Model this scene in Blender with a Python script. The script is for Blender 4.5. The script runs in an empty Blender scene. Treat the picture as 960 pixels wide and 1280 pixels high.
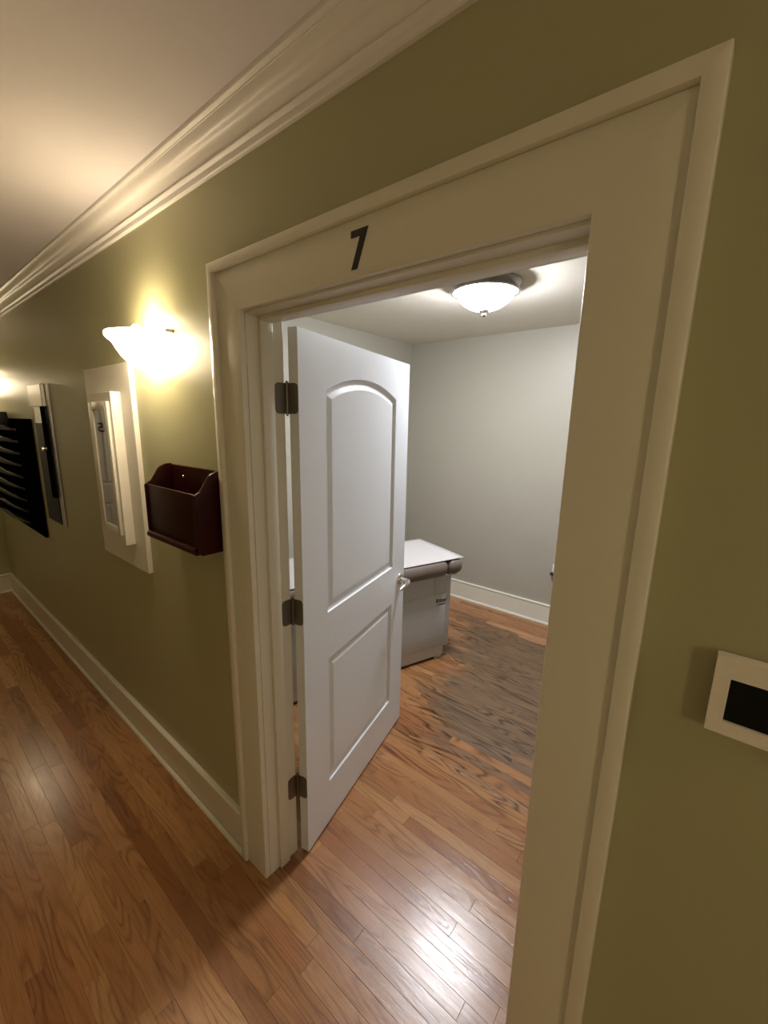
import bpy, bmesh, math, random
from mathutils import Vector, Matrix
from mathutils.geometry import tessellate_polygon
random.seed(7)
scene = bpy.context.scene
COL = scene.collection
PI = math.pi

# ------------------------------------------------------------------ camera, world, exposure
cam_d = bpy.data.cameras.new('camera')
cam_d.sensor_fit = 'HORIZONTAL'; cam_d.sensor_width = 36.0
FPX = 527.2646
cam_d.lens = 36.0 * FPX / 960.0
cam_d.clip_start = 0.02
cam = bpy.data.objects.new('camera', cam_d); COL.objects.link(cam)
R = [[0.7726257, -0.6182488, -0.1442843], [0.6345956, 0.7586729, 0.1473224], [0.0183828, -0.2053872, 0.9785081]]
CAM = Vector((1.16697, -0.76662, 1.74878))
cam.matrix_world = Matrix(((R[0][0], R[0][2], -R[0][1], CAM.x), (R[1][0], R[1][2], -R[1][1], CAM.y),
                           (R[2][0], R[2][2], -R[2][1], CAM.z), (0, 0, 0, 1)))
scene.camera = cam
w = bpy.data.worlds.new('world'); scene.world = w; w.use_nodes = True
w.node_tree.nodes['Background'].inputs[0].default_value = (0.02, 0.018, 0.015, 1)
w.node_tree.nodes['Background'].inputs[1].default_value = 0.2
vs = scene.view_settings
vs.view_transform = 'Standard'; vs.look = 'None'; vs.gamma = 1.0; vs.use_curve_mapping = False
vs.exposure = 1.37
HALL_LIGHT = (1.0, 0.80, 0.52)      # warm sconce bulbs
ROOM_LIGHT = (0.93, 0.95, 1.0)      # cool lamp in the exam room
SCONCE_W = 0.58
ROOM_L = 66.5

# ------------------------------------------------------------------ materials
def srgb(r, g, b):
    f = lambda c: (c / 255) / 12.92 if c / 255 <= 0.04045 else ((c / 255 + 0.055) / 1.055) ** 2.4
    return (f(r), f(g), f(b), 1)
def mat(name, col, rough=0.5, metal=0.0, noise=0.03, nscale=40, bump=0.0, bscale=200, coat=0.0, emit=None, spec=0.5):
    m = bpy.data.materials.new(name); m.use_nodes = True
    nt = m.node_tree; b = nt.nodes['Principled BSDF']
    b.inputs['Roughness'].default_value = rough; b.inputs['Metallic'].default_value = metal
    b.inputs['Specular IOR Level'].default_value = spec
    if coat: b.inputs['Coat Weight'].default_value = coat; b.inputs['Coat Roughness'].default_value = 0.1
    tc = nt.nodes.new('ShaderNodeTexCoord')
    n = nt.nodes.new('ShaderNodeTexNoise'); n.inputs['Scale'].default_value = nscale; n.inputs['Detail'].default_value = 4
    nt.links.new(tc.outputs['Object'], n.inputs['Vector'])
    mx = nt.nodes.new('ShaderNodeMix'); mx.data_type = 'RGBA'
    nt.links.new(n.outputs['Fac'], mx.inputs[0])
    mx.inputs[6].default_value = tuple(c * (1 - noise) for c in col[:3]) + (1,)
    mx.inputs[7].default_value = tuple(min(1, c * (1 + noise)) for c in col[:3]) + (1,)
    nt.links.new(mx.outputs[2], b.inputs['Base Color'])
    if bump:
        n2 = nt.nodes.new('ShaderNodeTexNoise'); n2.inputs['Scale'].default_value = bscale; n2.inputs['Detail'].default_value = 3
        nt.links.new(tc.outputs['Object'], n2.inputs['Vector'])
        bp = nt.nodes.new('ShaderNodeBump'); bp.inputs['Strength'].default_value = bump; bp.inputs['Distance'].default_value = 0.002
        nt.links.new(n2.outputs['Fac'], bp.inputs['Height']); nt.links.new(bp.outputs[0], b.inputs['Normal'])
    if emit:
        b.inputs['Emission Color'].default_value = tuple(emit[0]) + (1,); b.inputs['Emission Strength'].default_value = emit[1]
    return m

M = {}
M['wall'] = mat('sage_wall_paint', (0.42, 0.408, 0.245, 1), 0.42, noise=0.04, nscale=3, bump=0.12, bscale=120)
M['room_wall'] = mat('grey_sage_wall_paint', (0.425, 0.40, 0.335, 1), 0.45, noise=0.04, nscale=3, bump=0.12, bscale=120)
M['ceiling'] = mat('ceiling_paint', (0.76, 0.72, 0.78, 1), 0.85, noise=0.02, bump=0.1, bscale=150)
M['room_ceiling'] = mat('cream_ceiling_paint', (0.78, 0.735, 0.64, 1), 0.85, noise=0.02, bump=0.1, bscale=150)
M['trim'] = mat('cream_trim_paint', (0.76, 0.735, 0.635, 1), 0.38, noise=0.02, bump=0.04, bscale=60)
M['gloss_trim'] = mat('semi_gloss_trim_paint', (0.76, 0.735, 0.635, 1), 0.2, noise=0.02)
M['crown'] = mat('white_crown_paint', (0.82, 0.785, 0.78, 1), 0.42, noise=0.02)
M['door'] = mat('white_door_paint', (0.79, 0.815, 0.86, 1), 0.3, noise=0.01, bump=0.03, bscale=90)
M['hinge'] = mat('dark_nickel', (0.20, 0.18, 0.155, 1), 0.38, metal=0.9, noise=0.1)
M['chrome'] = mat('polished_chrome', (0.85, 0.84, 0.82, 1), 0.08, metal=1.0, noise=0.01)
M['nickel'] = mat('brushed_nickel', (0.42, 0.40, 0.38, 1), 0.3, metal=1.0, noise=0.04)
M['black'] = mat('black_vinyl', (0.012, 0.012, 0.016, 1), 0.5)
M['gloss_black'] = mat('gloss_black_plastic', (0.004, 0.004, 0.005, 1), 0.45, noise=0.2, spec=0.0)
M['pocket'] = mat('dark_pocket_plastic', (0.04, 0.04, 0.036, 1), 0.4, noise=0.2, spec=0.25)
M['cherry'] = mat('dark_cherry_wood', (0.032, 0.0048, 0.0036, 1), 0.3, noise=0.35, nscale=14, spec=0.12)
M['white'] = mat('white_cabinet_paint', (0.74, 0.71, 0.65, 1), 0.4, noise=0.02)
M['mirror'] = mat('mirror_glass', (0.42, 0.41, 0.40, 1), 0.03, metal=1.0, noise=0.0)
M['steel'] = mat('brushed_steel', (0.40, 0.375, 0.34, 1), 0.28, metal=1.0, noise=0.08)
M['dark_reflection'] = mat('painted_dark_reflection', (0.022, 0.02, 0.015, 1), 0.3, noise=0.2, spec=0.02)  # reflection of the dark hall, put into the colour
M['table'] = mat('grey_table_laminate', (0.54, 0.54, 0.545, 1), 0.5, noise=0.03)
M['plinth'] = mat('pale_grey_plinth', (0.60, 0.60, 0.59, 1), 0.5, noise=0.03)
M['vinyl'] = mat('taupe_vinyl', (0.17, 0.135, 0.112, 1), 0.36, noise=0.06, bump=0.1, bscale=300)
M['paper'] = mat('exam_paper', (0.47, 0.445, 0.435, 1), 0.8, noise=0.02, bump=0.1, bscale=30)
M['ink'] = mat('dark_print', (0.03, 0.03, 0.035, 1), 0.5)
M['plate'] = mat('white_plastic', (0.84, 0.79, 0.72, 1), 0.55, noise=0.06, nscale=90)
M['screen'] = mat('black_screen', (0.003, 0.003, 0.003, 1), 0.25, spec=0.2)
M['orange'] = mat('orange_print', (0.45, 0.09, 0.02, 1), 0.5)
M['slot'] = mat('dark_slot', (0.02, 0.02, 0.02, 1), 0.5)
M['sub'] = mat('dark_subfloor', (0.03, 0.016, 0.008, 1), 0.9)
M['hall_glass'] = mat('lit_sconce_glass', (0.8, 0.75, 0.65, 1), 0.3, emit=((1.0, 0.80, 0.52), 17.5))
M['hall_glass_inner'] = mat('lit_sconce_glass_inner', (0.8, 0.75, 0.65, 1), 0.3, emit=((1.0, 0.82, 0.56), 4.0))
M['room_glass'] = mat('lit_bowl_glass', (0.8, 0.8, 0.8, 1), 0.3, emit=(ROOM_LIGHT, ROOM_L))
M['bulb'] = mat('lit_bulb', (0.8, 0.8, 0.8, 1), 0.3, emit=((1.0, 0.8, 0.5), 12.0))

def floor_mat(name, islands):
    m = bpy.data.materials.new(name); m.use_nodes = True
    nt = m.node_tree; N = nt.nodes; L = nt.links; b = N['Principled BSDF']
    def math_(op, a, c=None, **k):
        n = N.new('ShaderNodeMath'); n.operation = op; n.use_clamp = k.get('clamp', False)
        for i, v in enumerate((a, c)):
            if v is None: continue
            if isinstance(v, (int, float)): n.inputs[i].default_value = v
            else: L.new(v, n.inputs[i])
        return n.outputs[0]
    def mix(fac, a, c, typ='MIX'):
        n = N.new('ShaderNodeMix'); n.data_type = 'RGBA'; n.blend_type = typ
        for i, v in ((0, fac), (6, a), (7, c)):
            if isinstance(v, (int, float)): n.inputs[i].default_value = v
            elif isinstance(v, tuple): n.inputs[i].default_value = v
            else: L.new(v, n.inputs[i])
        return n.outputs[2]
    def ramp(v, stops, interp='LINEAR'):
        n = N.new('ShaderNodeValToRGB'); n.color_ramp.interpolation = interp
        e = n.color_ramp.elements
        while len(e) < len(stops): e.new(0.5)
        for i, (p, c) in enumerate(stops): e[i].position = p; e[i].color = c
        L.new(v, n.inputs[0]); return n.outputs[0]
    geo = N.new('ShaderNodeNewGeometry')
    if islands: rnd = geo.outputs['Random Per Island']
    else: rnd = N.new('ShaderNodeObjectInfo').outputs['Random']
    pos = geo.outputs['Position']
    off = N.new('ShaderNodeCombineXYZ')
    L.new(math_('MULTIPLY', rnd, 37.0), off.inputs[0]); L.new(math_('MULTIPLY', rnd, 91.0), off.inputs[1]); L.new(math_('MULTIPLY', rnd, 53.0), off.inputs[2])
    v1 = N.new('ShaderNodeVectorMath'); v1.operation = 'ADD'; L.new(pos, v1.inputs[0]); L.new(off.outputs[0], v1.inputs[1])
    def mapped(sx, sy, sz=1.0):
        mp = N.new('ShaderNodeMapping'); mp.inputs['Scale'].default_value = (sx, sy, sz); L.new(v1.outputs[0], mp.inputs[0]); return mp.outputs[0]
    def noise(vec, scale, detail=4, rough=0.55, dist=0.0):
        n = N.new('ShaderNodeTexNoise'); n.inputs['Scale'].default_value = scale; n.inputs['Detail'].default_value = detail
        n.inputs['Roughness'].default_value = rough; n.inputs['Distortion'].default_value = dist
        L.new(vec, n.inputs['Vector']); return n.outputs['Fac']
    # cathedral grain: contour lines of a stretched noise field
    field = noise(mapped(1.7, 11.0), 1.0, 1.5, 0.45, 0.25)
    rings = math_('FRACT', math_('MULTIPLY', field, 12.0))
    tri = math_('ABSOLUTE', math_('SUBTRACT', rings, 0.5))          # 0..0.5
    line = ramp(tri, [(0.0, (1, 1, 1, 1)), (0.09, (0.6, 0.6, 0.6, 1)), (0.30, (0, 0, 0, 1))])
    patch = ramp(noise(mapped(1.0, 4.0), 2.2, 2), [(0.38, (0.15, 0.15, 0.15, 1)), (0.62, (1, 1, 1, 1))])
    line = mix(1.0, line, patch, 'MULTIPLY')
    pores = ramp(noise(mapped(9.0, 420.0), 1.0, 3, 0.6), [(0.46, (0, 0, 0, 1)), (0.72, (1, 1, 1, 1))])
    tone = noise(mapped(1.2, 8.0), 1.0, 3)
    base = ramp(rnd, [(0.0, (0.40, 0.190, 0.078, 1)), (0.22, (0.52, 0.285, 0.125, 1)), (0.42, (0.22, 0.088, 0.035, 1)),
                      (0.60, (0.47, 0.235, 0.095, 1)), (0.80, (0.33, 0.135, 0.055, 1)), (1.0, (0.56, 0.315, 0.145, 1))])
    base = mix(math_('MULTIPLY', tone, 0.5), base, (0.28, 0.115, 0.045, 1))
    base = mix(math_('MULTIPLY', pores, 0.5), base, (0.15, 0.062, 0.025, 1))
    base = mix(math_('MULTIPLY', line, 0.62), base, (0.10, 0.040, 0.016, 1))
    # grey, worn-through patch in the exam room, running with the boards
    sep = N.new('ShaderNodeSeparateXYZ'); L.new(pos, sep.inputs[0])
    mpw = N.new('ShaderNodeMapping'); mpw.inputs['Scale'].default_value = (1.1, 3.0, 1.0); L.new(pos, mpw.inputs[0])
    wob = math_('MULTIPLY', math_('SUBTRACT', noise(mpw.outputs[0], 1.6, 4, 0.6), 0.5), 1.3)
    rw = math_('MULTIPLY', math_('SUBTRACT', rnd, 0.5), 0.35)
    xx = math_('ADD', math_('ADD', sep.outputs[0], math_('MULTIPLY', sep.outputs[1], 0.4)), math_('MULTIPLY', wob, 0.6))
    yy = math_('ADD', math_('ADD', sep.outputs[1], math_('MULTIPLY', wob, 0.40)), math_('MULTIPLY', rw, 0.8))
    def band(v, a, c, s):
        lo = math_('MULTIPLY', math_('SUBTRACT', v, a), 1 / s, clamp=True); hi = math_('MULTIPLY', math_('SUBTRACT', c, v), 1 / s, clamp=True)
        return math_('MULTIPLY', lo, hi)
    worn = math_('MULTIPLY', band(yy, 1.0, 2.66, 0.22), band(xx, 0.34, 2.6, 0.22))
    wcol = mix(tone, (0.24, 0.150, 0.080, 1), (0.105, 0.068, 0.039, 1))
    wcol = mix(math_('MULTIPLY', line, 0.8), wcol, (0.025, 0.017, 0.012, 1))
    wcol = mix(math_('MULTIPLY', pores, 0.5), wcol, (0.05, 0.035, 0.025, 1))
    base = mix(math_('MULTIPLY', worn, 0.88), base, wcol)
    # around the worn patch the grain has soaked up dirt
    rim = math_('MULTIPLY', band(yy, 0.78, 2.75, 0.2), band(xx, 0.05, 2.8, 0.3))
    base = mix(math_('MULTIPLY', math_('MULTIPLY', rim, line), 0.9), base, (0.035, 0.02, 0.012, 1))
    L.new(base, b.inputs['Base Color'])
    rg = math_('ADD', math_('ADD', 0.15, math_('MULTIPLY', tone, 0.12)), math_('MULTIPLY', worn, 0.22))
    L.new(rg, b.inputs['Roughness'])
    b.inputs['Specular IOR Level'].default_value = 0.5
    h = math_('SUBTRACT', math_('SUBTRACT', noise(mapped(4.0, 16.0), 1.0, 2), math_('MULTIPLY', line, 0.18)), math_('MULTIPLY', pores, 0.12))
    bp = N.new('ShaderNodeBump'); bp.inputs['Strength'].default_value = 0.4; bp.inputs['Distance'].default_value = 0.0018
    L.new(h, bp.inputs['Height']); L.new(bp.outputs[0], b.inputs['Normal'])
    return m
M['plank'] = floor_mat('oak_plank', False)
M['plank_far'] = floor_mat('oak_plank_joined', True)

# ------------------------------------------------------------------ mesh helpers
def box(bm, x0, x1, y0, y1, z0, z1, bev=0.0, seg=2):
    vs_ = [bm.verts.new((x, y, z)) for x in (x0, x1) for y in (y0, y1) for z in (z0, z1)]
    f = [(0, 1, 3, 2), (4, 6, 7, 5), (0, 4, 5, 1), (2, 3, 7, 6), (0, 2, 6, 4), (1, 5, 7, 3)]
    fs = [bm.faces.new([vs_[i] for i in q]) for q in f]
    if bev:
        es = list({e for q in fs for e in q.edges})
        bmesh.ops.bevel(bm, geom=es, offset=bev, segments=seg, affect='EDGES', profile=0.5)
def prism(bm, pts, fn, d0, d1, bev=0.0, pick=None):
    """polygon pts (a,b) extruded from d0 to d1; fn(a,b,d) -> xyz"""
    lo = [bm.verts.new(fn(a, b, d0)) for a, b in pts]; hi = [bm.verts.new(fn(a, b, d1)) for a, b in pts]
    n = len(pts); fs = []
    fs.append(bm.faces.new(lo)); fs.append(bm.faces.new(hi[::-1]))
    for i in range(n): fs.append(bm.faces.new((lo[i], hi[i], hi[(i + 1) % n], lo[(i + 1) % n])))
    bmesh.ops.recalc_face_normals(bm, faces=fs)
    if bev:
        es = [e for e in list(fs[0].edges) + list(fs[1].edges) if pick is None or pick(e)]
        bmesh.ops.bevel(bm, geom=es, offset=bev, segments=2, affect='EDGES', profile=0.5)
def lathe(bm, prof, cx=0, cy=0, cz=0, seg=32, a0=0, a1=2 * PI, sx=1, sy=1):
    full = abs(a1 - a0 - 2 * PI) < 1e-6
    n = seg if full else seg + 1
    rows = []
    for r, z in prof:
        if r < 1e-6: rows.append([bm.verts.new((cx, cy, cz + z))]); continue
        rows.append([bm.verts.new((cx + sx * r * math.cos(a0 + (a1 - a0) * i / seg), cy + sy * r * math.sin(a0 + (a1 - a0) * i / seg), cz + z)) for i in range(n)])
    for A, B in zip(rows, rows[1:]):
        for i in range(seg):
            j = (i + 1) % n
            q = [A[i % len(A)], A[j % len(A)], B[j % len(B)], B[i % len(B)]]
            u = []
            for v in q:
                if v not in u: u.append(v)
            if len(u) > 2:
                try: bm.faces.new(u)
                except ValueError: pass
def tube(bm, pts, rad, seg=10):
    pts = [Vector(p) for p in pts]; rows = []
    rads = rad if isinstance(rad, (list, tuple)) else [rad] * len(pts)
    up = None
    for i, p in enumerate(pts):
        t = (pts[min(i + 1, len(pts) - 1)] - pts[max(i - 1, 0)]).normalized()
        if up is None: up = t.orthogonal().normalized()
        up = (up - t * up.dot(t)).normalized(); sd = t.cross(up)
        rows.append([bm.verts.new(p + (up * math.cos(2 * PI * k / seg) + sd * math.sin(2 * PI * k / seg)) * rads[i]) for k in range(seg)])
    for A, B in zip(rows, rows[1:]):
        for k in range(seg): bm.faces.new((A[k], A[(k + 1) % seg], B[(k + 1) % seg], B[k]))
    bm.faces.new(rows[0][::-1]); bm.faces.new(rows[-1])
def obj(name, bm, m, parent=None, smooth=False, recalc=True):
    if recalc: bmesh.ops.recalc_face_normals(bm, faces=bm.faces[:])
    me = bpy.data.meshes.new(name); bm.to_mesh(me); bm.free()
    me.materials.append(M[m] if isinstance(m, str) else m)
    if smooth:
        for p in me.polygons: p.use_smooth = True
        try: me.set_sharp_from_angle(angle=math.radians(smooth if smooth is not True else 40))
        except Exception: pass
    o = bpy.data.objects.new(name, me); COL.objects.link(o)
    if parent: o.parent = parent
    return o
def B(): return bmesh.new()
def bx(name, m, parent, *dims, bev=0.0, smooth=False):
    bm = B(); box(bm, *dims, bev=bev); return obj(name, bm, m, parent, smooth)
def tag(o, label, cat, group=None, kind=None):
    o['label'] = label; o['category'] = cat
    if group: o['group'] = group
    if kind: o['kind'] = kind
    return o
def empty(name, loc=(0, 0, 0), rz=0):
    o = bpy.data.objects.new(name, None); COL.objects.link(o); o.location = loc; o.rotation_euler = (0, 0, rz)
    o.empty_display_size = 0.1
    return o
def struct(o, label, cat): return tag(o, label, cat, kind='structure')

# ------------------------------------------------------------------ dimensions
W, H = 0.9504, 2.064                 # cased opening
CW, BW = 0.146, 0.028                # casing width, back band width
CZ = 2.54                            # ceiling
XE, XR = -4.36, 4.6                  # hall ends
YO = -1.75                           # opposite hall wall
T = 0.134                            # wall thickness
RXL, RXR, RYB = -1.51, 2.0, 2.925    # exam room
JX0, JX1, JZ = 0.002, 0.946, 2.058   # jamb faces

# ------------------------------------------------------------------ setting: walls
bm = B()
for d in ((XE - 0.12, -0.03, 0, T, 0, CZ), (W + 0.03, XR, 0, T, 0, CZ), (-0.03, W + 0.03, 0, T, H + 0.03, CZ)): box(bm, *d)
struct(obj('wall_hall', bm, 'wall'), 'sage green hallway wall around the cased doorway', 'wall')
struct(bx('wall_end', 'wall', None, XE - 0.12, XE, YO - 0.12, 0, 0, CZ), 'sage green wall closing the far end of the hallway', 'wall')
struct(bx('wall_opposite', 'wall', None, XE, XR, YO - 0.12, YO, 0, CZ), 'sage green hallway wall facing the doorway', 'wall')
struct(bx('wall_near_end', 'wall', None, XR, XR + 0.12, YO - 0.12, T, 0, CZ), 'sage green wall closing the near end of the hallway', 'wall')
struct(bx('wall_room_left', 'room_wall', None, RXL - 0.12, RXL, T, RYB + 0.12, 0, CZ), 'sage green side wall of the exam room behind the open door', 'wall')
struct(bx('wall_room_right', 'room_wall', None, RXR, RXR + 0.12, T, RYB + 0.12, 0, CZ), 'sage green side wall of the exam room out of view', 'wall')
struct(bx('wall_room_back', 'room_wall', None, RXL, RXR, RYB, RYB + 0.12, 0, CZ), 'grey green back wall of the exam room', 'wall')
struct(bx('ceiling', 'ceiling', None, XE - 0.12, XR + 0.12, YO - 0.12, T / 2, CZ, CZ + 0.1), 'off-white plaster ceiling over the hallway', 'ceiling')
struct(bx('ceiling_room', 'room_ceiling', None, RXL - 0.12, RXR + 0.12, T / 2, RYB + 0.12, CZ, CZ + 0.1), 'cream plaster ceiling of the exam room', 'ceiling')

# ------------------------------------------------------------------ floor with oak planks
floor = bx('floor', 'sub', None, XE - 0.12, XR + 0.12, YO - 0.12, RYB + 0.12, -0.06, -0.014)
struct(floor, 'oak strip floor running from the hallway into the exam room', 'floor')
PWID, PY0 = 0.0572, -0.124 - 0.0572 * 28
LENS = [0.34, 0.48, 0.62, 0.80, 1.0, 1.25]
def plank_bm(bm, ln, x=0, y=0):
    c = 0.0006; t = -0.014
    x0, x1, y0, y1 = x, x + ln - 0.0004, y + 0.0001, y + PWID - 0.0001
    lo = [bm.verts.new(p) for p in ((x0, y0, t), (x1, y0, t), (x1, y1, t), (x0, y1, t))]
    md = [bm.verts.new(p) for p in ((x0, y0, -c), (x1, y0, -c), (x1, y1, -c), (x0, y1, -c))]
    hi = [bm.verts.new(p) for p in ((x0 + c, y0 + c, 0), (x1 - c, y0 + c, 0), (x1 - c, y1 - c, 0), (x0 + c, y1 - c, 0))]
    for A, Bq in ((lo, md), (md, hi)):
        for i in range(4): bm.faces.new((A[i], A[(i + 1) % 4], Bq[(i + 1) % 4], Bq[i]))
    bm.faces.new(hi); bm.faces.new(lo[::-1])
plank_mesh = []
for ln in LENS:
    bm = B(); plank_bm(bm, ln); me = bpy.data.meshes.new('plank'); bm.to_mesh(me); bm.free(); me.materials.append(M['plank']); plank_mesh.append(me)
def project(P):
    d = Vector(P) - CAM
    a = [R[0][i] * d.x + R[1][i] * d.y + R[2][i] * d.z for i in range(3)]
    if a[1] < 0.05: return None
    return 480 + FPX * a[0] / a[1], 640 - FPX * a[2] / a[1]
planks = []
rp = random.Random(21)
k = 0
while PY0 + k * PWID < RYB:
    y = PY0 + k * PWID; x = XE - rp.random() * 0.9; k += 1
    xmax = XR if y < T else RXR
    if y > T: x = RXL - rp.random() * 0.9
    while x < xmax:
        i = rp.choices(range(6), (1, 2, 3, 4, 4, 2))[0]; planks.append((x, y, i)); x += LENS[i]
def seen(x, y, i):          # how large a board shows: share of its length in view times size
    a = 0
    for q in range(9):
        px = x + LENS[i] * q / 8; py = y + PWID / 2
        if px < XE: continue
        s = project((px, py, 0))
        if not s or not (-5 < s[0] < 965 and -5 < s[1] < 1285): continue
        if py > 0.0:
            t = (0 - CAM.y) / (py - CAM.y); xd = CAM.x + (px - CAM.x) * t
            if not (-0.02 < xd < W): continue
        d = (Vector((px, py, 0)) - CAM).length
        a += LENS[i] / 9 * CAM.z / d ** 3
    return a
order = sorted(range(len(planks)), key=lambda n: -seen(*planks[n]))
bm = B()
for rank, n in enumerate(order):
    x, y, i = planks[n]
    if rank < 300 and seen(x, y, i) > 0:
        o = bpy.data.objects.new('plank', plank_mesh[i]); COL.objects.link(o); o.location = (x, y, 0); o.parent = floor
    else: plank_bm(bm, LENS[i], x, y)
far = obj('plank_field', bm, 'plank_far', floor); far['kind'] = 'stuff'

# ------------------------------------------------------------------ door casing, jamb, stop
cas = empty('trim_1', (0, 0, 0)); struct(cas, 'wide cream door casing with raised outer band around the doorway', 'door casing')
CF, BF = -0.020, -0.033
def mitre(bm, pts, y0, y1, bev):      # polygon in the wall plane
    prism(bm, pts, lambda a, b, d: (a, d, b), y0, y1, bev)
iw = CW - BW
def straight(e):      # leave the mitred ends sharp, ease the long edges
    d = e.verts[0].co - e.verts[1].co
    return abs(d.x) < 1e-6 or (abs(d.z) < 1e-6 and e.verts[0].co.z > 0.5)
def mitre(bm, pts, y0, y1, bev):      # polygon in the wall plane
    prism(bm, pts, lambda a, b, d: (a, d, b), y0, y1, bev, straight)
o_, i_ = CW, iw
def frame(name, a, c, y0, y1, bev):   # three mitred boards from inset a to outset c
    for pts in ([(-c, 0), (-a, 0), (-a, H + a), (-c, H + c)], [(W + a, 0), (W + c, 0), (W + c, H + c), (W + a, H + a)], [(-c, H + c), (-a, H + a), (W + a, H + a), (W + c, H + c)]):
        bm = B(); mitre(bm, pts, y0, y1, bev); obj(name, bm, 'gloss_trim' if name == 'back_band' else 'trim', cas, True)
frame('casing_board', 0.0, iw, CF, 0, 0.0025)
frame('back_band', iw, CW, BF, 0, 0.0025)
bx('jamb', 'trim', cas, -0.03, JX0, 0, T, 0, JZ, bev=0.0015)
bx('jamb', 'trim', cas, JX1, W + 0.03, 0, T, 0, JZ, bev=0.0015)
bx('head_jamb', 'trim', cas, -0.03, W + 0.03, 0, T, JZ, H + 0.03, bev=0.0015)
bx('door_stop', 'trim', cas, JX0 - 0.001, JX0 + 0.012, 0.043, 0.088, 0, JZ, bev=0.003, smooth=True)
bx('door_stop', 'trim', cas, JX1 - 0.012, JX1 + 0.001, 0.043, 0.088, 0, JZ, bev=0.003, smooth=True)
bx('door_stop', 'trim', cas, JX0, JX1, 0.043, 0.088, JZ - 0.013, JZ + 0.001, bev=0.003, smooth=True)
# room side casing
for x0, x1 in ((-0.135, -0.034), (W + 0.034, W + 0.135)): bx('casing_board', 'trim', cas, x0, x1, T, T + 0.018, 0, H + 0.13, bev=0.002)
bx('casing_board', 'trim', cas, -0.034, W + 0.034, T, T + 0.018, H + 0.02, H + 0.13, bev=0.002)

# ------------------------------------------------------------------ crown moulding (profile swept along the hall)
def sweep_profile(name, prof, segs, m, parent=None, smooth=35):
    """prof: (out, z) closed polygon; segs: list of (p, q, outdir) in plan"""
    bm = B()
    for (p, q, od) in segs:
        p, q, od = Vector(p), Vector(q), Vector(od)
        a = [bm.verts.new((p.x + od.x * u, p.y + od.y * u, z)) for u, z in prof]
        c = [bm.verts.new((q.x + od.x * u, q.y + od.y * u, z)) for u, z in prof]
        n = len(prof)
        for i in range(n): bm.faces.new((a[i], a[(i + 1) % n], c[(i + 1) % n], c[i]))
        bm.faces.new(a); bm.faces.new(c[::-1])
    return obj(name, bm, m, parent, smooth)
cp = [(0, CZ), (0, 2.449), (0.009, 2.449), (0.0125, 2.4515), (0.0135, 2.455), (0.0135, 2.466), (0.0165, 2.4685), (0.021, 2.470), (0.0235, 2.4725), (0.0225, 2.4765), (0.020, 2.4785)]
for q in range(13):
    a = q / 12
    # ogee: concave low, convex high
    u = 0.021 + 0.049 * a
    z = 2.479 + 0.045 * (a ** 0.8) + 0.006 * math.sin(PI * a * 2)
    cp.append((u, z))
cp += [(0.0725, 2.5245), (0.0725, 2.5265), (0.079, 2.5275), (0.0835, 2.530), (0.0850, 2.534), (0.0850, CZ)]
c1 = sweep_profile('trim_2', cp, [((XE, 0), (XR, 0), (0, -1))], 'crown')
struct(c1, 'white crown moulding above the doorway wall', 'moulding')
c2 = sweep_profile('trim_3', cp, [((XE, 0), (XE, YO), (1, 0))], 'crown')
struct(c2, 'white crown moulding at the far end of the hallway', 'moulding')
c3 = sweep_profile('trim_4', cp, [((XE, YO), (XR, YO), (0, 1))], 'crown')
struct(c3, 'white crown moulding on the hallway wall facing the doorway', 'moulding')

# ------------------------------------------------------------------ baseboards
def baseboard(name, segs, h, label):
    pr = [(0, 0), (0.0165, 0), (0.0165, h - 0.014)] + [(0.0115 + 0.0095 * math.cos(t * PI / 12), h - 0.0095 + 0.0095 * math.sin(t * PI / 12)) for t in range(-4, 7)] + [(0, h)]
    o = sweep_profile(name, pr, segs, 'gloss_trim'); struct(o, label, 'baseboard')
    sh = [(0.0187, 0), (0.0325, 0), (0.0322, 0.006), (0.0300, 0.012), (0.026, 0.016), (0.0187, 0.0175)]
    sweep_profile('shoe_moulding', sh, segs, 'gloss_trim', o)
    return o
baseboard('baseboard_hall', [((XE, 0), (-CW, 0), (0, -1))], 0.185, 'cream baseboard along the hallway wall left of the doorway')
baseboard('baseboard_hall_right', [((W + CW, 0), (XR, 0), (0, -1))], 0.185, 'cream baseboard along the hallway wall right of the doorway')
baseboard('baseboard_end', [((XE, -0.0), (XE, -0.30), (1, 0))], 0.185, 'cream baseboard across the far end of the hallway')
baseboard('baseboard_opposite', [((XE, YO), (XR, YO), (0, 1))], 0.185, 'cream baseboard along the facing hallway wall')
baseboard('baseboard_back', [((RXL, RYB), (RXR, RYB), (0, -1))], 0.183, 'cream baseboard under the back wall of the exam room')
baseboard('baseboard_left', [((RXL, T), (RXL, RYB), (1, 0))], 0.183, 'cream baseboard along the side wall of the exam room')

# ------------------------------------------------------------------ panel doors
def inset(poly, d):
    n = len(poly); out = []
    for i in range(n):
        p0, p1, p2 = Vector(poly[i - 1]), Vector(poly[i]), Vector(poly[(i + 1) % n])
        e1 = (p1 - p0).normalized(); e2 = (p2 - p1).normalized()
        n1 = Vector((-e1.y, e1.x)); n2 = Vector((-e2.y, e2.x))
        b = (n1 + n2); b = b / max(1e-6, b.dot(n1)) if b.length > 1e-6 else n1
        out.append(p1 + b * d)
    return out
def panel_outline(u0, u1, z0, z1, arch=0.0):
    pts = [(u0, z0), (u1, z0)]
    if arch <= 0: return pts + [(u1, z1), (u0, z1)]
    hw = (u1 - u0) / 2; rad = (hw * hw + arch * arch) / (2 * arch); uc = (u0 + u1) / 2; zc = z1 + arch - rad
    a = math.asin(hw / rad)
    for q in range(17):
        t = a - 2 * a * q / 16; pts.append((uc + rad * math.sin(t), zc + rad * math.cos(t)))
    return pts
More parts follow.
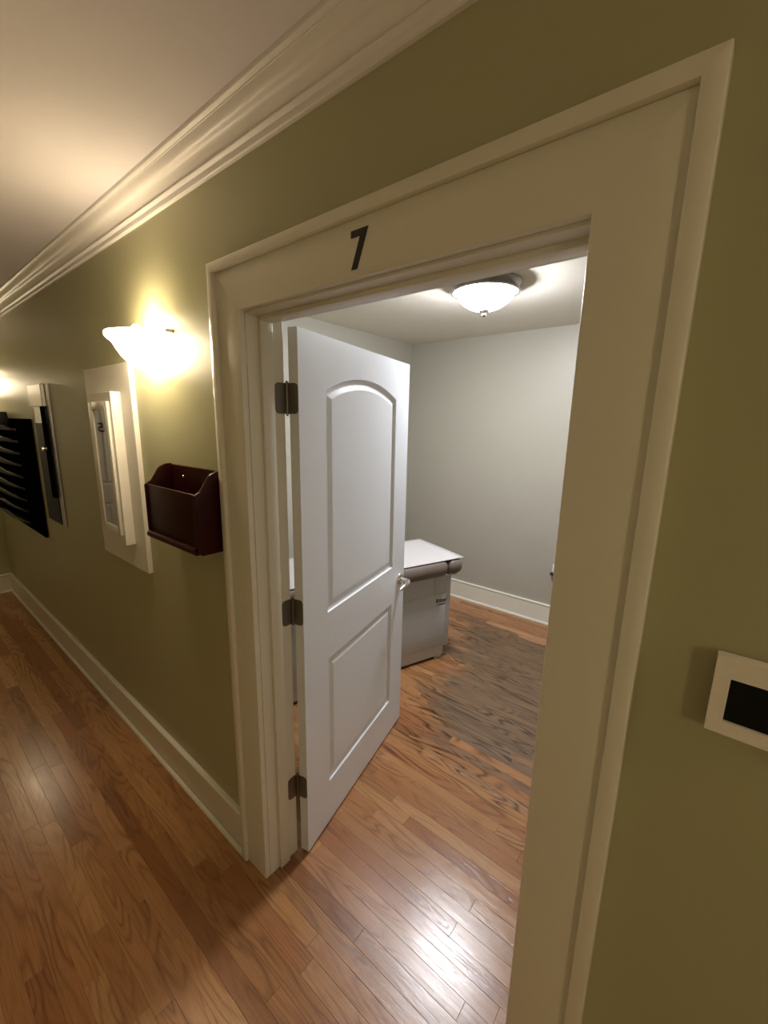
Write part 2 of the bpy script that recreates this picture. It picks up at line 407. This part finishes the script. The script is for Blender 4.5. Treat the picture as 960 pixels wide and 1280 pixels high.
def door_slab(name, wd, z0, z1, th, m):
    """hall face at local y=0, hinge edge at local x=0"""
    bm = B()
    sc = wd / 0.925
    outl = [panel_outline(0.160 * sc, 0.770 * sc, 1.008, 1.860, 0.063), panel_outline(0.160 * sc, 0.770 * sc, 0.217, 0.804)]
    prof = [(0, 0), (0.004, 0.006), (0.016, 0.0105), (0.022, 0.0105), (0.040, 0.0035), (0.044, 0.0030)]
    outer = [(0, z0), (wd, z0), (wd, z1), (0, z1)]
    for side in (0, 1):
        yy = (lambda d: d) if side == 0 else (lambda d: th - d)
        polys = [outer] + [list(p) for p in outl]
        flat = [Vector((a, b, 0)) for p in polys for a, b in p]
        tv = [bm.verts.new((v.x, yy(0), v.y)) for v in flat]
        for t in tessellate_polygon([[Vector((a, b, 0)) for a, b in p] for p in polys]):
            try: bm.faces.new([tv[i] for i in t])
            except ValueError: pass
        base = len(outer)
        for p in outl:
            prev = tv[base:base + len(p)]; base += len(p)
            for d, dep in prof[1:]:
                ring = [bm.verts.new((q[0], yy(dep), q[1])) for q in inset(p, d)]
                for i in range(len(p)):
                    j = (i + 1) % len(p); bm.faces.new((prev[i], prev[j], ring[j], ring[i]))
                prev = ring
            bm.faces.new(prev)
        if side == 0: f0 = tv[:4]
        else:
            f1 = tv[:4]
            for i in range(4): bm.faces.new((f0[i], f0[(i + 1) % 4], f1[(i + 1) % 4], f1[i]))
    o = obj(name, bm, m, None)
    return o
def lever(parent, ux, z, sgn, out=-1, y0=0.0):
    bm = B(); 
    prof = [(0.0, 0.0), (0.036, 0.0), (0.036, 0.005), (0.032, 0.010), (0.018, 0.013), (0.013, 0.013), (0.0, 0.013)]
    lathe(bm, prof, seg=28)
    for v in bm.verts: v.co = Vector((ux + v.co.x, y0 + out * v.co.z, z + v.co.y))
    rose = obj('handle_rose', bm, 'chrome', parent, True)
    bm = B()
    pts = [(ux, y0 + out * 0.010, z), (ux, y0 + out * 0.040, z), (ux + sgn * 0.006, y0 + out * 0.054, z), (ux + sgn * 0.022, y0 + out * 0.060, z - 0.001),
           (ux + sgn * 0.05, y0 + out * 0.060, z - 0.004), (ux + sgn * 0.085, y0 + out * 0.056, z - 0.010), (ux + sgn * 0.108, y0 + out * 0.052, z - 0.018)]
    tube(bm, pts, [0.0125, 0.0120, 0.0125, 0.0125, 0.0112, 0.0100, 0.0082], 12)
    obj('lever', bm, 'chrome', rose, True)
TH = 1.8054
door = door_slab('door_1', 0.925, 0.012, 2.043, 0.037, 'door')
door.location = (0.052, 0.151, 0); door.rotation_euler = (0, 0, TH)
struct(door, 'white two-panel door with arched upper panel standing open into the exam room', 'door')
lever(door, 0.868, 0.912, -1)
lever(door, 0.868, 0.912, -1, out=1, y0=0.037)
bx('latch_plate', 'chrome', door, 0.9245, 0.9262, 0.008, 0.029, 0.885, 0.940)
def to_local(p):
    c, s = math.cos(TH), math.sin(TH); x, y = p[0] - 0.052, p[1] - 0.151
    return (x * c + y * s, -x * s + y * c)
def rr_poly(x0, x1, z0, z1, r, left=True, n=5):
    pts = []
    if left:       # round the two corners at x0
        pts += [(x1, z0), (x1, z1)]
        for q in range(n + 1):
            a = PI / 2 + PI / 2 * q / n; pts.append((x0 + r + r * math.cos(a), z1 - r + r * math.sin(a)))
        for q in range(n + 1):
            a = PI + PI / 2 * q / n; pts.append((x0 + r + r * math.cos(a), z0 + r + r * math.sin(a)))
    return pts
for hz in (1.823, 1.070, 0.320):
    bm = B()
    lx, ly = to_local((0.0065, 0.1405))
    pz = [hz - 0.05, hz - 0.0302, hz - 0.0298, hz - 0.0102, hz - 0.0098, hz + 0.0098, hz + 0.0102, hz + 0.0298, hz + 0.0302, hz + 0.05]
    for a, b in zip(pz[::2], pz[1::2]): lathe(bm, [(0, a), (0.0062, a), (0.0062, b), (0, b)], lx, ly, 0, 14)
    for s in (-1, 1): lathe(bm, [(0, hz + s * 0.05), (0.0048, hz + s * 0.051), (0.003, hz + s * 0.056), (0, hz + s * 0.057)], lx, ly, 0, 12)
    hg = obj('hinge', bm, 'hinge', door, True)
    # leaf let into the jamb face
    bm = B()
    prism(bm, rr_poly(0.096, 0.137, hz - 0.049, hz + 0.049, 0.014), lambda a, b, d: (*to_local((d, a)), b), JX0 - 0.001, JX0 + 0.0022)
    obj('jamb_leaf', bm, 'hinge', hg)
    # leaf on the hinge edge of the door (local x = 0)
    bm = B()
    prism(bm, rr_poly(0.001, 0.039, hz - 0.049, hz + 0.049, 0.014), lambda a, b, d: (d, a, b), -0.0022, 0.001)
    obj('door_leaf', bm, 'hinge', hg)

# ------------------------------------------------------------------ digit above the doorway
bm = B()
prism(bm, [(0.451, 2.1588), (0.5015, 2.1588), (0.4700, 2.0808), (0.4520, 2.0808), (0.4775, 2.1445), (0.451, 2.1445)], lambda a, b, d: (a, d, b), CF - 0.0012, CF - 0.0001)
tag(obj('door_number', bm, 'black'), 'black number 7 on the cream casing above the doorway', 'number')

# ------------------------------------------------------------------ sconces
def sconce(loc, label, rz=0):
    t = empty('wall_sconce', loc, rz); tag(t, label, 'wall lamp', 'hallway sconces')
    prof = [(0.985, -0.004), (1.0, 0.0), (1.012, -0.004), (1.005, -0.012), (0.965, -0.020), (0.90, -0.028), (0.845, -0.040), (0.79, -0.058), (0.70, -0.080), (0.56, -0.103), (0.38, -0.122), (0.20, -0.133), (0.0, -0.137)]
    inner = [(0.0, -0.130), (0.2, -0.126), (0.38, -0.115), (0.55, -0.096), (0.68, -0.074), (0.77, -0.052), (0.83, -0.034), (0.90, -0.021), (0.96, -0.010), (0.985, -0.004)]
    bm = B(); lathe(bm, inner + prof[1:], seg=36, a0=PI, a1=2 * PI, sx=0.15, sy=0.160)
    for v in bm.verts: v.co.y -= 0.004
    gs = obj('glass_shade', bm, 'hall_glass', t, True)
    gs.data.materials.append(M['hall_glass_inner'])
    for p in gs.data.polygons[:36 * (len(inner) - 1)]: p.material_index = 1
    bm = B(); box(bm, -0.055, 0.055, -0.012, -0.001, -0.10, -0.02, bev=0.004); pl = obj('back_plate', bm, 'plate', t, True)
    bm = B(); tube(bm, [(0, -0.012, -0.06), (0, -0.045, -0.062), (0, -0.062, -0.055), (0, -0.062, -0.035)], 0.010, 10); obj('lamp_holder', bm, 'plate', t, True)
    bm = B(); lathe(bm, [(0, -0.035), (0.012, -0.033), (0.014, -0.02), (0.018, -0.008), (0.022, 0.008), (0.019, 0.022), (0.010, 0.031), (0, 0.034)], 0, -0.062, 0, 16); obj('bulb', bm, 'bulb', t, True)
    for s in (-1, 1):
        bm = B(); tube(bm, [(s * 0.150, -0.001, 0.002), (s * 0.150, -0.016, 0.002), (s * 0.147, -0.024, 0.002)], [0.008, 0.007, 0.0055], 10); obj('clip_screw', bm, 'plate', t, True)
    ld = bpy.data.lights.new('sconce_light', 'POINT'); ld.energy = SCONCE_W; ld.color = HALL_LIGHT; ld.shadow_soft_size = 0.024
    lo = bpy.data.objects.new('sconce_light', ld); COL.objects.link(lo); lo.parent = t; lo.location = (0, -0.062, 0.060)
    return t
sconce((-0.61, 0, 2.058), 'glowing glass half-bowl wall lamp above the white mirror cabinet')
sconce((-3.92, 0, 2.058), 'glass half-bowl wall lamp above the black rack at the hall end')
sconce((2.72, 0, 2.058), 'glass half-bowl wall lamp on the hallway wall right of the thermostat')
sconce((2.9, YO, 2.058), 'glass half-bowl fill lamp added on the facing hallway wall behind the camera', PI)  # unseen lamp, added to fill the hall with more light

# ------------------------------------------------------------------ exam room ceiling light
cl = empty('ceiling_light', (-0.05, 1.60, CZ)); tag(cl, 'glowing glass bowl ceiling light with nickel rim and finial in the exam room', 'ceiling light')
bm = B(); lathe(bm, [(0, -0.0005), (0.190, -0.0005), (0.196, -0.006), (0.192, -0.014), (0.180, -0.022), (0.172, -0.030), (0.184, -0.042), (0.192, -0.052), (0.191, -0.058), (0.184, -0.060), (0.166, -0.050), (0.155, -0.040), (0, -0.030)], seg=48); obj('pan', bm, 'nickel', cl, True)
bm = B(); lathe(bm, [(0.167, -0.046), (0.166, -0.056), (0.156, -0.074), (0.140, -0.095), (0.119, -0.114), (0.093, -0.130), (0.062, -0.142), (0.028, -0.148), (0, -0.149)], seg=48); obj('glass_bowl', bm, 'room_glass', cl, True)
bm = B(); lathe(bm, [(0, -0.144), (0.026, -0.146), (0.029, -0.151), (0.022, -0.157), (0.012, -0.161), (0.011, -0.168), (0.014, -0.173), (0.011, -0.180), (0.004, -0.185), (0, -0.186)], seg=24); obj('finial', bm, 'chrome', cl, True)

# ------------------------------------------------------------------ white mirror cabinet on its backing panel
mc = empty('mirror_cabinet', (-1.1, 0, 1.0)); tag(mc, 'white wall cabinet with narrow mirror door on a tall white panel', 'cabinet')
def wbox(name, m, parent, x0, x1, d0, d1, z0, z1, bev=0.0, smooth=False):   # world coordinates -> under mc
    return bx(name, m, parent, x0 + 1.1, x1 + 1.1, -d1, -d0, z0 - 1.0, z1 - 1.0, bev=bev, smooth=smooth)
wbox('back_panel', 'white', mc, -1.386, -0.831, 0.0, 0.021, 1.050, 1.981, bev=0.002)
wbox('cabinet_body', 'white', mc, -1.240, -0.945, 0.021, 0.062, 1.170, 1.863, bev=0.002)
fx0, fx1, fz0, fz1 = -1.196, -0.966, 1.216, 1.821
px0, px1, pz0, pz1 = -1.153, -0.998, 1.254, 1.787
dr = wbox('cabinet_door', 'white', mc, fx0, fx1, 0.062, 0.0655, fz0, fz1)
for nm, a in (('door_stile', (fx0, px0, fz0, fz1)), ('door_stile', (px1, fx1, fz0, fz1)), ('door_rail', (px0, px1, fz0, pz0)), ('door_rail', (px0, px1, pz1, fz1))):
    wbox(nm, 'white', dr, a[0], a[1], 0.0655, 0.074, a[2], a[3], bev=0.0018, smooth=True)
wbox('mirror_pane', 'mirror', dr, px0, px1, 0.0655, 0.068, pz0, pz1)

# ------------------------------------------------------------------ cherry wood wall pocket
wp = empty('wall_pocket', (-0.355, 0, 1.3)); tag(wp, 'dark cherry wood paper pocket on the wall beside the door casing', 'wall pocket')
px0, px1 = -0.195, 0.195; dep = 0.112
bx('back_board', 'cherry', wp, px0 + 0.012, px1 - 0.012, -0.012, -0.001, 0.0, 0.278, bev=0.002)
side = [(0, 0), (dep - 0.014, 0), (dep, 0.012), (dep, 0.205)]
for q in range(9):
    a = q / 8; side.append((dep - 0.010 - 0.058 * a, 0.213 + 0.062 * (a * a * (3 - 2 * a))))
side += [(0.028, 0.281), (0.010, 0.281), (0, 0.276)]
for s in (px0, px1 - 0.013):
    bm = B(); prism(bm, side, lambda a, b, d: (d, -a, b), s, s + 0.013, 0.002); obj('side_board', bm, 'cherry', wp, True)
bx('front_board', 'cherry', wp, px0 + 0.013, px1 - 0.013, -dep + 0.004, -dep + 0.014, 0.022, 0.208, bev=0.002, smooth=True)
bx('bottom_board', 'cherry', wp, px0 + 0.013, px1 - 0.013, -dep + 0.012, -0.012, 0.006, 0.018)
bm = B(); tube(bm, [(px0 + 0.013, -dep + 0.003, 0.015), (px1 - 0.013, -dep + 0.003, 0.015)], 0.014, 16); obj('bottom_rail', bm, 'cherry', wp, True)
for sx in (-0.085, 0.085):
    bm = B(); lathe(bm, [(0, 0), (0.006, 0), (0.005, 0.002), (0, 0.0028)], seg=14)
    for v in bm.verts: v.co = Vector((sx + v.co.x, -0.012 - v.co.z, 0.236 + v.co.y))
    obj('screw', bm, 'nickel', wp, True)

# ------------------------------------------------------------------ steel panel with black strip
sp = empty('steel_panel', (-2.31, 0, 1.05)); tag(sp, 'narrow shiny metal panel with black strip between black rack and mirror cabinet', 'wall panel')
bx('back_sheet', 'steel', sp, -0.20, 0.20, -0.006, -0.001, 0.0, 0.90, bev=0.001)
bx('clip_box', 'steel', sp, -0.19, 0.12, -0.028, -0.006, 0.765, 0.90, bev=0.003)
bx('reflection_pane', 'dark_reflection', sp, -0.20, 0.10, -0.010, -0.006, 0.0, 0.66, bev=0.001)  # dark sheet standing in for the dim hall mirrored in the metal
bx('black_strip', 'gloss_black', sp, 0.03, 0.09, -0.024, -0.010, 0.18, 0.79, bev=0.003)
bm = B(); lathe(bm, [(0, 0), (0.010, 0), (0.008, 0.010), (0.015, 0.016), (0.014, 0.024), (0, 0.027)], seg=18)
for v in bm.verts: v.co = Vector((0.06 + v.co.x, -0.024 - v.co.z, 0.50 + v.co.y))
obj('knob', bm, 'chrome', sp, True)

# ------------------------------------------------------------------ black tiered rack at the end of the hall
rk = empty('literature_rack', (-3.43, 0, 0.88)); tag(rk, 'wide black wall rack with stacked curved pockets near the hall end', 'rack')
bx('back_board', 'gloss_black', rk, -0.78, 0.79, -0.020, -0.001, 0.0, 0.855, bev=0.004, smooth=True)
def pocket_bm():
    bm = B(); n = 18; rows = []
    for q in range(n + 1):
        a = q / n; x = -0.55 + 1.10 * a
        bul = math.sin(PI * a) ** 0.6 * 0.075 + 0.004
        wv = 0.010 * math.sin(a * 4 * PI) * math.sin(PI * a); tp = math.sin(PI * a) ** 0.45; wv -= 0.055 * (1 - tp)
        rows.append([bm.verts.new(p) for p in ((x, -0.020, -0.020), (x, -0.020 - bul * 0.55, -0.019), (x, -0.020 - bul, 0.030 + wv), (x, -0.020 - bul * 0.90, 0.038 + wv), (x, -0.020 - bul * 0.50, -0.004), (x, -0.020, -0.006))])
    for A, C_ in zip(rows, rows[1:]):
        for i in range(6): bm.faces.new((A[i], A[(i + 1) % 6], C_[(i + 1) % 6], C_[i]))
    bm.faces.new(rows[0]); bm.faces.new(rows[-1][::-1])
    return bm
p0 = obj('pocket', pocket_bm(), 'pocket', rk, True)
p0.location = (-0.16, 0, 0.06)
for q in range(1, 9):
    c = p0.copy(); COL.objects.link(c); c.parent = rk; c.location = (-0.16 - 0.004 * (q % 3), 0, 0.06 + 0.0905 * q)
bm = B(); box(bm, -0.70, 0.18, -0.075, -0.020, 0.80, 0.905, bev=0.012); obj('top_bin', bm, 'pocket', rk, True)

# ------------------------------------------------------------------ thermostat right of the doorway
th = empty('thermostat', (1.193, 0, 1.311)); tag(th, 'white wall thermostat with black screen right of the door casing', 'thermostat')
tw, thh = 0.165, 0.121
bx('back_plate', 'plate', th, 0.004, tw - 0.004, -0.014, -0.001, 0.004, thh - 0.004, bev=0.002)
sx0, sx1, sz0, sz1 = 0.019, tw - 0.019, 0.021, 0.089
for a in ((0, sx0, 0, thh), (sx1, tw, 0, thh), (sx0, sx1, 0, sz0), (sx0, sx1, sz1, thh)):
    bx('bezel', 'plate', th, a[0], a[1], -0.030, -0.014, a[2], a[3])
bx('screen', 'screen', th, sx0, sx1, -0.024, -0.0145, sz0, sz1)
bm = B(); lathe(bm, [(0.0, -0.0306), (0.0016, -0.0306), (0.0016, -0.029), (0, -0.029)], seg=14)
for v in bm.verts: v.co = Vector((0.0665 + v.co.x, v.co.z, 0.1005 + v.co.y))
obj('indicator', bm, 'orange', th)

# ------------------------------------------------------------------ wall outlet in the exam room
ou = empty('wall_outlet', (0.124, RYB, 0.508)); tag(ou, 'white wall outlet on the exam room back wall beside the door casing', 'outlet')
bx('cover_plate', 'plate', ou, -0.036, 0.036, -0.007, -0.0005, -0.058, 0.058, bev=0.002, smooth=True)
for sz in (-0.022, 0.022):
    s_ = bx('socket', 'plate', ou, -0.017, 0.017, -0.0095, -0.006, sz - 0.015, sz + 0.015, bev=0.002)
    for sx in (-0.007, 0.007): bx('slot', 'slot', s_, sx - 0.0015, sx + 0.0015, -0.0099, -0.009, sz - 0.003, sz + 0.008)
bx('plug', 'slot', ou, -0.042, -0.008, -0.045, -0.0097, -0.036, -0.010, bev=0.004, smooth=True)

# ------------------------------------------------------------------ exam table
ET = math.radians(70)           # long axis runs towards the back of the room
et = empty('exam_table', (-0.238, 1.882, 0), ET)   # origin under the far right corner; local x along the table, -x towards the doorway; local y to the left
tag(et, 'grey exam table with taupe cushion behind the open door', 'exam table')
TL, TW_ = 1.46, 0.61
def bxs(name, m, *d, bev=0.0, smooth=False, parent=et): return bx(name, m, parent, *d, bev=bev, smooth=smooth)
bxs('plinth', 'plinth', -TL + 0.10, -0.085, 0.075, TW_ - 0.06, 0.018, 0.105, bev=0.004)
bxs('cabinet', 'table', -TL + 0.06, -0.055, 0.055, TW_ - 0.045, 0.105, 0.672, bev=0.006, smooth=True)
bxs('foot', 'plinth', -0.16, -0.10, 0.080, 0.14, 0.0, 0.018)
bxs('foot', 'plinth', -TL + 0.12, -TL + 0.18, 0.080, 0.14, 0.0, 0.018)
bxs('foot', 'plinth', -0.16, -0.10, TW_ - 0.14, TW_ - 0.08, 0.0, 0.018)
bxs('foot', 'plinth', -TL + 0.12, -TL + 0.18, TW_ - 0.14, TW_ - 0.08, 0.0, 0.018)
dp = bxs('side_panel', 'table', -TL + 0.10, -0.10, 0.0525, 0.056, 0.125, 0.528, bev=0.003, smooth=True)
bxs('drawer_front', 'table', -TL + 0.10, -0.215, 0.0525, 0.056, 0.535, 0.662, bev=0.003, smooth=True)
bxs('drawer_front', 'table', -0.209, -0.10, 0.0525, 0.056, 0.535, 0.662, bev=0.003, smooth=True)
bxs('top_frame', 'table', -TL + 0.03, -0.025, 0.025, TW_ - 0.02, 0.672, 0.690, bev=0.004)
# cushion: rounded roll along each side, seam near the far end
bm = B()
def rbox(bm, x0, x1, y0, y1, z0, z1, b):
    box(bm, x0, x1, y0, y1, z0, z1)
    bmesh.ops.bevel(bm, geom=bm.edges[:], offset=b, segments=4, affect='EDGES', profile=0.5)
rbox(bm, -TL, -0.125, -0.014, TW_, 0.682, 0.802, 0.050); cu = obj('cushion', bm, 'vinyl', et, True)
bm = B(); rbox(bm, -0.128, 0.008, -0.012, TW_ - 0.002, 0.684, 0.800, 0.048); obj('cushion_end', bm, 'vinyl', et, True)
# lettering on the side
def text_mesh(name, body, size, m, parent, fn, ext=0.0006):
    cu_ = bpy.data.curves.new(name, 'FONT'); cu_.body = body; cu_.size = size; cu_.extrude = ext; cu_.resolution_u = 3
    cu_.offset = size * 0.018
    tmp = bpy.data.objects.new(name, cu_); COL.objects.link(tmp)
    dg = bpy.context.evaluated_depsgraph_get(); me = bpy.data.meshes.new_from_object(tmp.evaluated_get(dg))
    bpy.data.objects.remove(tmp); bpy.data.curves.remove(cu_)
    for v in me.vertices: v.co = fn(v.co)
    me.materials.clear(); me.materials.append(M[m])
    o = bpy.data.objects.new(name, me); COL.objects.link(o); o.parent = parent
    return o
text_mesh('brand_lettering', 'Ritter', 0.043, 'ink', et, lambda c: Vector((-0.192 + c.x, 0.0518 - c.z, 0.468 + c.y)))
text_mesh('small_lettering', 'by Midmark', 0.015, 'ink', et, lambda c: Vector((-0.178 + c.x, 0.0518 - c.z, 0.446 + c.y)))
# paper sheet lying on the cushion
bm = B(); nx, ny = 24, 12; g = []
for i in range(nx + 1):
    row = []
    for j in range(ny + 1):
        x = -TL + 0.10 + (TL - 0.085) * i / nx; y = 0.008 + (TW_ - 0.05) * j / ny
        z = 0.8030 + 0.0025 * math.sin(x * 9 + y * 3) * math.sin(y * 7) ** 2
        if j == 0: z -= 0.004
        row.append(bm.verts.new((x, y, max(z, 0.8028))))
    g.append(row)
for i in range(nx):
    for j in range(ny): bm.faces.new((g[i][j], g[i + 1][j], g[i + 1][j + 1], g[i][j + 1]))
pp = obj('exam_paper', bm, 'paper', None, True)
pp.location = (-0.238, 1.882, 0); pp.rotation_euler = (0, 0, ET)
sm = pp.modifiers.new('thick', 'SOLIDIFY'); sm.thickness = 0.0008; sm.offset = 1
tag(pp, 'white paper sheet covering the exam table cushion', 'paper')

# ------------------------------------------------------------------ door at the end of the hall (seen in the mirror)
d2 = door_slab('door_2', 0.86, 0.012, 2.043, 0.044, 'door')
d2.rotation_euler = (0, 0, PI / 2); d2.location = (XE + 0.046, -1.26, 0)
struct(d2, 'white panel door at the far end of the hallway, seen only in the mirror', 'door')
lever(d2, 0.075, 1.06, 1)
text_mesh('door_digit', '5', 0.14, 'black', d2, lambda c: Vector((0.155 + c.x, -0.0012 - c.z, 1.60 + c.y)))
